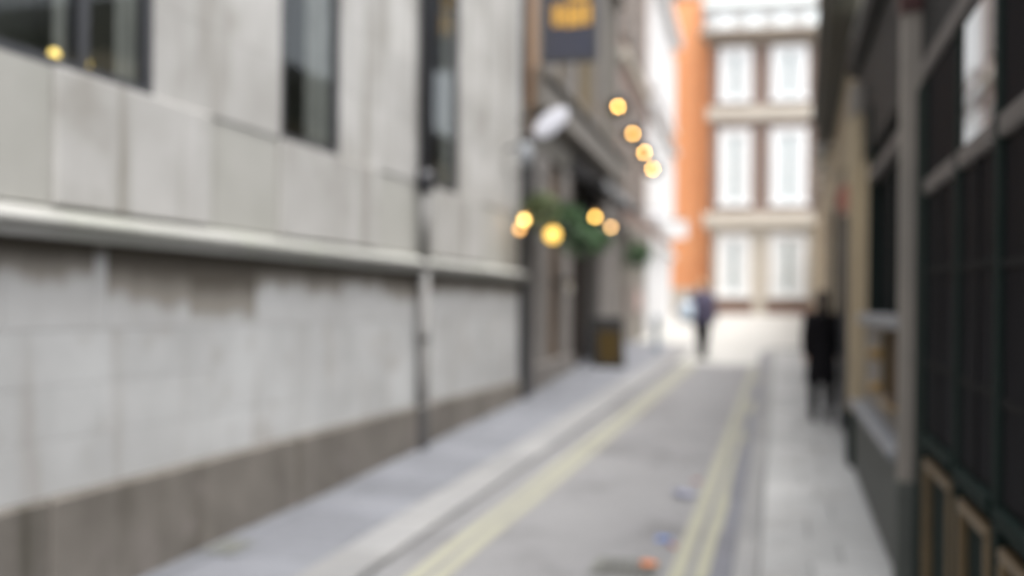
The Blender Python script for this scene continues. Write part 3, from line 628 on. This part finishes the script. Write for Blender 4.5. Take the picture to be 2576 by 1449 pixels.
globe_lamp(1651, 546, .8, .13, 'white_metal', 'white globe lamp on the white house below the row of amber lamps', 'globe lamps of the white house')
s, z = FP.hit(1714, 577, 0.9); s = min(s, 27.5); z = FP.Z(1714, 577, .9)
e = FP.empty('projecting_sign', s, 0, z); tag(e, 'pale projecting sign board standing out against the orange brick', 'sign')
box('board', 'white_paint', e, -.04, .04, .35, 1.1, -.3, .3, c=.01); MB().tube([(0, -.02, .34), (0, 1.1, .34)], .02).build('bracket', 'black_paint', e, True)
for px, py, w, h, m, lab in ((1579, 757, .42, .8, 'poster_mauve', 'dark mauve poster on the house front past the pub'), (1607, 755, .9, .6, 'poster_pink', 'faded pink poster board on the pale shopfront')):
    s, z = FP.hit(px, py, .1); e = FP.empty('poster', s, 0.085, z); tag(e, lab, 'poster')
    box('backing', 'pub_dark', e, -w / 2 - .02, w / 2 + .02, 0, .012, -h / 2 - .02, h / 2 + .02); box('sheet', m, e, -w / 2, w / 2, .012, .018, -h / 2, h / 2)
p = ground_hit(1651, 893); e = empty('bollard', (p.x, p.y, prof(p.y))); tag(e, 'blue-grey street bollard near the white house', 'bollard')
MB().tube([(0, 0, 0), (0, 0, .06), (0, 0, .08), (0, 0, .75), (0, 0, .78), (0, 0, .82), (0, 0, .9), (0, 0, .95)], [.11, .11, .08, .07, .09, .09, .07, .02], 14).build('post', 'bollard', e, True)

# ------------------------------------------------------------------ houses across the far end
def cam_pt(px, Z): 
    u = (px - W / 2) / FPX; q = fwd * Z + rgt * (u * Z); return (q.x, q.y)
FF = Fr(cam_pt(1785, 44), 4.0, 'far')
fb = FF.empty('townhouse'); tag(fb, 'brown brick townhouse with tall white windows and stone bands facing the street', 'house')
K = FF.part
X = lambda px, py=500, d=0.0: FF.S(px, d, py)
ZZ = lambda py, px=1900, d=0.0: FF.Z(px, py, d)
x0, x1 = 0.0, X(2046)
zg0 = 1.2
zc0, zc1, zr = ZZ(112), ZZ(75), ZZ(8)
K('wall', 'brown_brick', fb, x0, x1, -8, 0, zg0, zc0)
gfT, gfB = ZZ(538), ZZ(572)
K('ground_storey', 'cream_stone', fb, x0 + .12, x1, 0, .06, ZZ(756), gfB)
K('ground_cornice', 'cream_stone', fb, x0 - .35, x1 + .1, 0, .38, gfB, gfT, c=.08); K('ground_cornice', 'cream_stone', fb, x0 - .1, x1, 0.0, .2, gfB - .25, gfB - .002, c=.05)
K('string_course', 'cream_stone', fb, x0 - .2, x1 + .1, 0, .2, ZZ(303), ZZ(270), c=.05)
K('plinth', 'red_brick', fb, x0, x1, 0, .1, zg0, ZZ(758), c=.02); K('plinth_stone', 'cream_stone', fb, X(1897), X(1926), .1, .14, zg0, ZZ(752), c=.02)
K('cornice', 'brown_stone', fb, x0 - .55, x1 + .2, -.2, .55, ZZ(92), zc1, c=.12); K('cornice', 'brown_stone', fb, x0 - .2, x1 + .1, -.1, .3, zc0, ZZ(92) - .002, c=.08)
K('attic', 'attic_paint', fb, X(1768), x1, -6, -.3, zc1, zr - .1); K('attic_coping', 'attic_paint', fb, X(1768) - .1, x1 + .1, -6, -.15, zr - .1, zr + .1, c=.05)
MB().prism([(-.2, zr + .1), (-4, zr + 2.4), (-4, zr + .1)], -x0 + .4, -x1).build('roof', 'lead', fb)
for i in range(4):
    xa = X(1800) + i * 1.25; K('attic_window', 'pane_pale', fb, xa, xa + .7, -.3, -.27, zc1 + .2, zr - .3)
for (pa, pb) in ((1807, 1887), (1937, 2029)):
    for (ya, yb, d) in ((118, 257, 0), (324, 519, 0), (590, 748, .06)):
        a, b = X(pa), X(pb); z1, z0 = ZZ(ya), ZZ(yb); su = .24
        tall_window(K, fb, a + su, b - su, z0 + .14, z1 - su, d, 2, 6, sur=su, gap=.08)
ob = Fr(cam_pt(1784, 45.2), 4.0, 'far')
oe = ob.empty('orange_house'); tag(oe, 'bright orange brick house wall left of the brown townhouse', 'house')
ob.part('wall', 'orange_brick', oe, -5.5, 0.3, -8, 0, 1.2, 16); ob.part('base', 'cream_stone', oe, -5.5, 0.3, 0, .06, 1.2, 2.7); ob.part('coping', 'cream_stone', oe, -5.5, .3, -8, .1, 16, 16.3)
tn = Fr(cam_pt(2049, 43.6), 4.0, 'far')
te = tn.empty('tan_house'); tag(te, 'plain tan stone house right of the townhouse at the far end', 'house')
tn.part('wall', 'tan_stone', te, 0, 8, -8, 0, 1.1, 15.6); tn.part('cornice', 'brown_stone', te, 0, 8, 0, .3, 12.1, 12.5, c=.06); tn.part('plinth', 'brown_stone', te, 0, 8, 0, .08, 1.1, 2.0)
for a in (1.6, 4.4):
    for z0 in (3.0, 7.2): tall_window(tn.part, te, a, a + 1.1, z0, z0 + 2.2, 0, 2, 4)

# ------------------------------------------------------------------ shopfront on the right
FRT = Fr((0.77, 0.0), 0.0, 'right')
sh = FRT.empty('shopfront_building'); tag(sh, 'near black and dark green shopfront building with grey pilasters and gilt panels', 'shop')
N = FRT.part
SH1 = 11.2; SHT = 4.6
N('wall', 'shop_black', sh, -6, SH1, -6, -0.16, -0.3, SHT); N('roof', 'lead', sh, -6, SH1, -6, 0.05, SHT, SHT + .12)
zt, zu = avg([FRT.Z(2332, 470), FRT.Z(2576, 265)]), avg([FRT.Z(2332, 180), FRT.Z(2432, 0)])
p1 = 6.2
N('fascia', 'shop_black', sh, -6, SH1, -0.16, -0.02, zu + .1, SHT - .3, .01); N('fascia_moulding', 'shop_black', sh, -6, SH1, -0.16, 0.08, SHT - .3, SHT, .04)
# grey pilasters projecting from the front
def pil(s0, s1, mat, base, z1, cap='dark_red'):
    o = N('pilaster', mat, sh, s0, s1, -0.16, 0.085, 0.05, z1, .015)
    N('pilaster_base', base, o, s0 - .02, s1 + .02, -0.15, 0.10, -.1, .85, .015)
    N('pilaster_cap', cap, o, s0 - .02, s1 + .02, -0.16, 0.10, z1, z1 + .3, .02)
pil(p1, p1 + .14, 'shop_grey', 'riser', zu + .42)
pil(10.3, 10.75, 'beige_stone', 'shop_green', zu + .6, 'shop_grey')
# near bays: posts, panes, transom lights, gilt panels
posts = [5.9, 4.84, 3.98, 3.12, 2.26, 1.4, .5]
hR = .95
for i in range(len(posts) - 1):
    b, a = posts[i], posts[i + 1]; m = sh
    gr = pav_r((a + b) / 2)
    if i > 0: N('post', 'shop_green', m, b - .05, b + .05, -.14, 0.004, gr - .05, zu - .04, .01)
    else: N('post', 'shop_green', m, b - .06, p1 - .003, -.14, 0.006, gr - .05, zu - .04, .01)
    N('transom', 'shop_bar', m, a + .052, b - .062, -.14, 0.012, zt - .045, zt + .045, .012)
    N('head_rail', 'shop_bar', m, a + .0, b - .002, -.14, 0.018, zu - .04, zu + .06, .012)
    zs = gr + hR
    wd = N('window', 'shop_green', m, a + .052, b - .062, -.14, 0.02, zs, zs + .07, .01)
    mid = (a + b) / 2
    N('glazing_bar', 'shop_bars', wd, mid - .02, mid + .02, -.12, -.004, zs + .07, zt - .045)
    for zz in (zs + .45, zs + .95): N('glazing_bar', 'shop_bars', wd, a + .052, b - .062, -.12, -.006, zz - .018, zz + .018)
    zl = [zs + .07, zs + .45, zs + .95, zt - .045]
    for j in range(3):
        N('pane', 'shop_glass', wd, a + .052, mid - .02, -.03, -.014, zl[j] + .018, zl[j + 1] - .018); N('pane', 'shop_glass', wd, mid + .02, b - .062, -.03, -.014, zl[j] + .018, zl[j + 1] - .018)
    N('transom_light', 'clean_glass' if i == 1 else 'shop_glass', wd, a + .052, b - .062, -.02, -.008, zt + .045, zu - .04)
    st = N('stall_riser', 'shop_green', m, a + .052, b - .062, -.14, -.03, gr - .05, zs, .01)
    z0, z1 = gr + .12, zs - .06; a2, b2 = a + .1, b - .11; t = .05
    N('gilt_moulding', 'gilt', st, a2, b2, -.03, .012, z1 - t, z1, .01); N('gilt_moulding', 'gilt', st, a2, b2, -.03, .012, z0, z0 + t, .01)
    N('gilt_moulding', 'gilt', st, a2, a2 + t, -.03, .012, z0 + t, z1 - t, .01); N('gilt_moulding', 'gilt', st, b2 - t, b2, -.03, .012, z0 + t, z1 - t, .01)
# far bay between the two pilasters: high window, sill, menu case, plinth ledge
q0, q1 = p1 + .40, 10.28
zsl = FRT.Z(2210, 790); ztr = avg([FRT.Z(2182, 455), FRT.Z(2252, 345)])
wd = N('window', 'shop_green', sh, q0, q0 + .08, -.14, 0.0, zsl, zu + .5); N('frame', 'shop_green', wd, q1 - .9, q1 - .8, -.14, 0, zsl, zu + .5)
N('transom', 'shop_bar', wd, q0 + .08, q1 - .9, -.14, 0.0, ztr - .05, ztr + .05, .01)
N('sill', 'sill', wd, q0, q1 - .7, -.14, .07, zsl - .09, zsl, .015)
nb = 4
for i in range(nb):
    a = q0 + .08 + (q1 - .98 - q0) * i / nb; b = q0 + .08 + (q1 - .98 - q0) * (i + 1) / nb
    N('pane', 'shop_glass', wd, a + .02, b - .02, -.1, -.085, zsl + .02, ztr - .05); N('pane', 'shop_glass', wd, a + .02, b - .02, -.1, -.085, ztr + .05, zu + .5)
    if i: N('glazing_bar', 'shop_green', wd, a - .02, a + .02, -.14, -.06, zsl, zu + .5)
zpl = avg([FRT.Z(2202, 1068, .08), FRT.Z(2307, 1235, .08)])
N('wall_panel', 'shop_grey', sh, q0, q1, -.16, -.05, zpl, zsl - .09); N('wall_panel', 'beige_stone', sh, q1 - .78, q1, -.16, -.03, zsl - .05, zu + .5)
N('ledge', 'sill', sh, q0, q1, -.16, .10, zpl - .06, zpl, .015); N('stall_riser', 'riser', sh, q0, q1, -.16, .05, -.1, zpl - .06, .01)
s0, z1 = FRT.hit(2250, 815, -.02); s1, z0 = FRT.hit(2222, 1000, -.02)
e = FRT.empty('menu_case', s0, -.05, z0); tag(e, 'brown and brass framed menu case on the grey wall panel', 'menu case')
L = max(.5, s1 - s0); hgt = max(.5, z1 - z0)
box('case', 'pub_wood', e, 0, L, 0, .05, 0, hgt, c=.01); box('frame', 'brass', e, -.03, L + .03, 0, .06, hgt, hgt + .04); box('frame', 'brass', e, -.03, L + .03, 0, .06, -.04, 0); box('sheet', 'board', e, .06, L - .06, .05, .056, .06, hgt - .06)
s, z = FRT.hit(2200, 890, .04)
for (px, py, lab) in ((2199, 890, 'upper round brass fitting beside the menu case'), (2203, 975, 'lower round brass fitting beside the menu case')):
    s, z = FRT.hit(px, py, .03); e = FRT.empty('brass_fitting', s, -.05, z); tag(e, lab, 'fitting', 'brass fittings on the shopfront')
    MB().tube([(0, 0, 0), (0, .03, 0), (0, .08, 0)], [.07, .07, .03], 16).build('plate', 'brass', e, True); MB().ball((0, .09, 0), .045).build('knob', 'brass', e, True)

# ------------------------------------------------------------------ beige house farther along the right
FB = Fr((0.775, SH1 + .02), 1.1, 'right')
rb = FB.empty('beige_house'); tag(rb, 'beige stone house with dark overhanging eaves beyond the shopfront', 'house')
V = FB.part
E1 = FB.S(2046); ze = avg([FB.Z(2112, 0, .2), FB.Z(2066, 330, .2)]); EE = FB.S(2064, .2, 335)
V('wall', 'beige_stone', rb, 0, E1, -6, -.02, 0, ze + .2); V('plinth', 'pub_dark', rb, 0, E1, -.02, .03, 0, 1.75, c=.02)
ev = V('eaves', 'eaves', rb, -.9, EE, -.02, .30, ze - .02, ze + .55, c=.03); V('gutter', 'eaves', ev, -.9, EE, .301, .37, ze + .35, ze + .5, c=.03)
V('roof', 'slate', rb, 0, E1, -6, .0, ze + .6, ze + .9)
for a in (2.6, 5.6, 8.8):
    V('window', 'shop_green', rb, a, a + 1.0, -.02, .0, 1.6, 3.4); V('lintel', 'tan_stone', rb, a - .15, a + 1.15, -.02, .05, 3.4, 3.7, c=.02)
sp2, _ = FB.hit(2121, 1070, .03); sp2 = max(sp2, .2)
zt2 = FB.Z(2121, 552, .03)
MB().tube([(sp2, .03, 0), (sp2, .03, zt2)], .05).build('drainpipe', 'pipe_black', rb, True)
s, z = FB.hit(2129, 503, .0); e = FB.empty('alarm_box', s, -.02, z); tag(e, 'faded red alarm box above the black pipe on the beige wall', 'alarm box')
box('case', 'pink_red', e, -.22, .22, 0, .10, -.17, .17, c=.04); box('cover', 'pink_red', e, -.15, .15, .10, .13, -.10, .10, c=.02)
s, z = FB.hit(2066, 395, .2); e = FB.empty('wall_lantern', s, -.02, z); tag(e, 'grey unlit lantern on a bracket high on the beige house', 'lantern')
MB().ring([[(q * math.cos(2 * math.pi * (i + .5) / 6), .22 + q * math.sin(2 * math.pi * (i + .5) / 6), h) for i in range(6)] for q, h in ((.08, -.22), (.16, .10))]).build('glass_body', 'frost', e)
MB().ring([[(q * math.cos(2 * math.pi * (i + .5) / 6), .22 + q * math.sin(2 * math.pi * (i + .5) / 6), h) for i in range(6)] for q, h in ((.18, .10), (.16, .14), (.05, .23))]).build('roof_cap', 'grey_metal', e)
MB().tube([(0, 0, -.30), (0, .12, -.33), (0, .22, -.22)], .02).build('bracket', 'grey_metal', e, True)

# ------------------------------------------------------------------ people
def capsule(mb, pts, rs, n=14):
    mb.tube(pts, rs, n)
    for p, r in ((pts[0], rs[0]), (pts[-1], rs[-1])): mb.ball(p, r * .99, 12, 8)
def remesh(o, vox, it=6):
    m = o.modifiers.new('remesh', 'REMESH'); m.mode = 'VOXEL'; m.voxel_size = vox; m.use_smooth_shade = True
    s = o.modifiers.new('smooth', 'SMOOTH'); s.iterations = it; s.factor = .5
def ell(cx, cy, z, a, b, n=20, ph=0): return [(cx + a * math.cos(2 * math.pi * i / n), cy + b * math.sin(2 * math.pi * i / n), z) for i in range(n)]
def hand(mb, w, d, side, fwdv=Vector((0, -1, 0))):
    # w wrist, d direction of the fingers (unit), side = lateral axis
    w = Vector(w); d = Vector(d).normalized(); side = Vector(side).normalized(); nrm = d.cross(side)
    capsule(mb, [w, w + d * .05, w + d * .085], [.022, .026, .024], 10)
    for k in range(4):
        o = (k - 1.5) * .018; b = w + d * .085 + side * o; L = (.062, .075, .07, .054)[k]
        capsule(mb, [b, b + d * L * .5 + nrm * .006, b + d * L + nrm * .022], [.0095, .0088, .0075], 8)
    b = w + d * .03 + side * -.026; capsule(mb, [b, b - side * .02 + d * .03 + nrm * .01, b - side * .018 + d * .062 + nrm * .02], [.0115, .0105, .0085], 8)
def person(loc, rz, h, label, coat_mat, hair_mat, long_coat, stride, puffy=0.0, slim=1.0):
    """figure facing -Y in its own space, walking"""
    e = empty('person', loc, rz); tag(e, label, 'person'); k = h / 1.7
    S = lambda *p: Vector(p) * k
    b = MB()
    hip = .88; lk = [S(.09, -stride * .10, .48), S(-.09, -.02, .48)]; lf = [S(.09, -stride * .24, .085), S(-.09, stride * .22, .10)]
    for q in (0, 1):
        sx = .09 if q == 0 else -.09
        capsule(b, [S(sx, 0, hip), S(sx * 1.02, -.005, hip - .18), lk[q], (lk[q] + lf[q]) / 2 + S(0, .015, .04), lf[q]], [.085 * k, .078 * k, .054 * k, .05 * k, .036 * k])
        capsule(b, [lf[q] + S(0, .03, -.045), lf[q] + S(0, -.06, -.05), lf[q] + S(0, -.15, -.06)], [.034 * k, .035 * k, .025 * k])
    b.ring([ell(0, 0, z * k, a * k, c * k) for z, a, c in ((.82, .13, .09), (.9, .165, .115), (1.02, .14, .10), (1.15, .15, .105), (1.28, .175, .11), (1.38, .165, .095), (1.43, .10, .07), (1.46, .06, .058))])
    capsule(b, [S(0, .005, 1.40), S(0, -.01, 1.50)], [.055 * k, .05 * k])
    b.ball(S(0, -.015, 1.595), .105 * k, 20, 14, (.78, .95, 1.08)); b.ball(S(0, -.05, 1.535), .06 * k, 14, 10, (.85, .8, .8))     # skull, jaw
    b.tube([S(0, -.105, 1.61), S(0, -.128, 1.575), S(0, -.108, 1.565)], [.010 * k, .016 * k, .010 * k], 8)                    # nose
    for sx in (-1, 1): b.ball(S(sx * .083, -.005, 1.585), .022 * k, 10, 8, (.4, .8, 1.2))                                       # ears
    arms = []
    for q, sx in ((0, 1), (1, -1)):
        sw = stride * (.16 if q else -.12)
        sh_, el, wr = S(sx * .185 * slim, .0, 1.36), S(sx * .235 * slim, .03 - sw * .4, 1.10), S(sx * .225 * slim, -.05 - sw, .87)
        arms.append((sh_, el, wr)); capsule(b, [sh_, (sh_ + el) / 2, el, (el + wr) / 2, wr], [.052 * k, .047 * k, .040 * k, .036 * k, .026 * k])
        hand(b, wr, Vector((0, -.25, -1)), Vector((0, 1, 0)) * (1 if q else 1))
    body = b.build('body', 'skin', e, True); remesh(body, .0085)
    # eyes and mouth as small pieces of the face
    for sx in (-1, 1): MB().ball(S(sx * .032, -.098, 1.605), .011 * k, 10, 8).build('eye', 'shoe', e, True)
    MB().ball(S(0, -.104, 1.532), .02 * k, 10, 6, (1, .3, .28)).build('mouth', 'pink_red', e, True)
    # trousers and shoes
    t = MB()
    for q in (0, 1):
        sx = .09 if q == 0 else -.09
        capsule(t, [S(sx * .95, 0, hip), S(sx * 1.02, -.005, hip - .18), lk[q], (lk[q] + lf[q]) / 2 + S(0, .015, .04), lf[q] + S(0, .005, .02)], [.10 * k, .095 * k, .078 * k, .072 * k, .064 * k])
    t.ring([ell(0, 0, z * k, a * k, c * k) for z, a, c in ((.80, .14, .10), (.9, .178, .128), (1.02, .155, .113))])
    remesh(t.build('trousers', 'black_trouser', e, True), .011)
    for q in (0, 1):
        f = MB(); c = lf[q]; capsule(f, [c + S(0, .035, -.04), c + S(0, -.06, -.05), c + S(0, -.17, -.055)], [.043 * k, .042 * k, .030 * k]); f.box(*(v for v in (c.x - .04 * k, c.x + .04 * k, c.y - .19 * k, c.y + .075 * k, c.z - .085 * k, c.z - .06 * k)))
        remesh(f.build('shoe', 'shoe', e, True), .009, 3)
    # coat
    p = puffy; cm = MB()
    if long_coat: prof_ = ((.50, .225, .17), (.56, .235, .175), (.72, .215, .16), (.9, .195, .145), (1.04, .165, .125), (1.18, .185, .135), (1.30, .205, .14), (1.38, .19, .12), (1.44, .10, .09), (1.485, .075, .075))
    else: prof_ = ((.78, .20, .15), (.82, .22, .165), (.93, .225, .18), (1.05, .215, .175), (1.18, .23, .18), (1.30, .235, .175), (1.39, .205, .14), (1.45, .11, .10), (1.50, .085, .085))
    cm.ring([ell(0, 0.0, z * k, (a + p) * k * slim, (c + p * 1.2) * k * slim, 24) for z, a, c in prof_])
    for (a_, el, wr) in arms: capsule(cm, [a_, (a_ + el) / 2, el, (el + wr) / 2, wr + S(0, 0, .02)], [(.075 + p) * k, (.068 + p) * k, (.06 + p) * k, (.055 + p) * k, (.046 + p * .6) * k])
    co = cm.build('coat', coat_mat, e, True); remesh(co, .012, 4)
    # hair: cap that covers the back and sides of the skull
    hm = MB(); hm.ball(S(0, .012, 1.615), .112 * k, 20, 14, (.84, .92, 1.03)); capsule(hm, [S(0, .05, 1.58), S(0, .065, 1.50), S(0, .07, 1.43)], [.085 * k, .08 * k, .055 * k]); remesh(hm.build('hair', hair_mat, e, True), .01, 4)
    return e
pA = ground_hit(2070, 1058, 0, pav_r)
person((min(pA.x, .54), pA.y, pav_r(pA.y)), R(180) + R(6), 1.66, 'person in long black coat walking away along the right-hand shopfronts', 'black_cloth', 'brown_hair', True, .30, .0, .9)
pB = ground_hit(1766, 903)
pe_ = person((pB.x, pB.y, prof(pB.y)), R(160), 1.74, 'person in padded purple-navy jacket and black trousers at the far end of the road', 'navy_cloth', 'fair_hair', False, .35, .03)
bgx = Vector((pB.x, pB.y, prof(pB.y))) - rgt * .36 - fwd * .02
e = empty('shoulder_bag', (bgx.x, bgx.y, bgx.z + .82), YAW); tag(e, 'large pale blue bag slung at the side of the person in the padded jacket', 'bag')
MB().ring([ell(0, 0, z, a, b, 20) for z, a, b in ((0, .10, .06), (.03, .17, .10), (.2, .2, .12), (.38, .18, .10), (.46, .12, .05))]).build('bag_body', 'pale_blue', e, True)
MB().tube([(-.1, 0, .44), (.02, 0, .58), (.14, 0, .64), (.2, 0, .55)], .014, 8).build('strap', 'pale_blue', e, True)

# ------------------------------------------------------------------ gully and litter on the road
p = ground_hit(1572, 1432); e = empty('drain_grate', (p.x, p.y, prof(p.y) + .006), 0); tag(e, 'dark cast iron drain grate sunk in the road at the bottom edge', 'drain grate')
for i in range(7): box('bar', 'iron', e, -.17 + i * .05, -.145 + i * .05, -.16, .16, .0, .012)
box('rim', 'iron', e, -.21, -.17, -.2, .2, .0, .014); box('rim', 'iron', e, .18, .22, -.2, .2, 0, .014); box('rim', 'iron', e, -.17, .18, .16, .2, 0, .014); box('rim', 'iron', e, -.17, .18, -.2, -.16, 0, .014)
box('pit', 'pub_dark', e, -.17, .18, -.16, .16, -.0015, .002)
def scrap(px, py, r, mat, lab, seed):
    q = random.Random(seed); p = ground_hit(px, py); o = MB(); n = 9; v = []; f = []
    for i in range(n):
        for j in range(n):
            v.append(((i / (n - 1) - .5) * 2 * r + q.uniform(-.1, .1) * r, (j / (n - 1) - .5) * 2.4 * r + q.uniform(-.1, .1) * r, .012 + abs(q.gauss(0, .35)) * r))
    for i in range(n - 1):
        for j in range(n - 1): a = i * n + j; f.append((a, a + n, a + n + 1, a + 1))
    ob_ = o.add(v, f).build('crumpled_wrapper', mat, None, loc=(p.x, p.y, prof(p.y) + .008)); ob_.rotation_euler = (0, 0, q.uniform(0, 3)); so = ob_.modifiers.new('thick', 'SOLIDIFY'); so.thickness = .002
    tag(ob_, lab, 'litter', 'litter on the road')
scrap(1632, 1428, .040, 'orange_scrap', 'crumpled orange wrapper beside the drain grate', 1)
scrap(1669, 1366, .040, 'blue_scrap', 'crumpled blue wrapper on the road next to the yellow lines', 2)
scrap(1693, 1383, .022, 'red_scrap', 'tiny red scrap just right of the blue wrapper', 3)
scrap(1722, 1252, .075, 'grey_scrap', 'pale lilac sheet of paper on the road farther up beside the yellow lines', 4)
scrap(1752, 1218, .025, 'red_scrap', 'tiny red scrap above the pale lilac paper', 5)
p = ground_hit(578, 1378, 0, pav2); e = empty('inspection_cover', (p.x, p.y, pav2(p.x, p.y) + .002), R(2)); tag(e, 'small dark metal cover set in the left pavement near the wall', 'cover')
box('lid', 'iron', e, -.11, .11, -.17, .17, 0, .006); box('rim', 'grey_metal', e, -.13, -.111, -.19, .19, 0, .007); box('rim', 'grey_metal', e, .111, .13, -.19, .19, 0, .007); box('rim', 'grey_metal', e, -.11, .11, .171, .19, 0, .007); box('rim', 'grey_metal', e, -.11, .11, -.19, -.171, 0, .007)
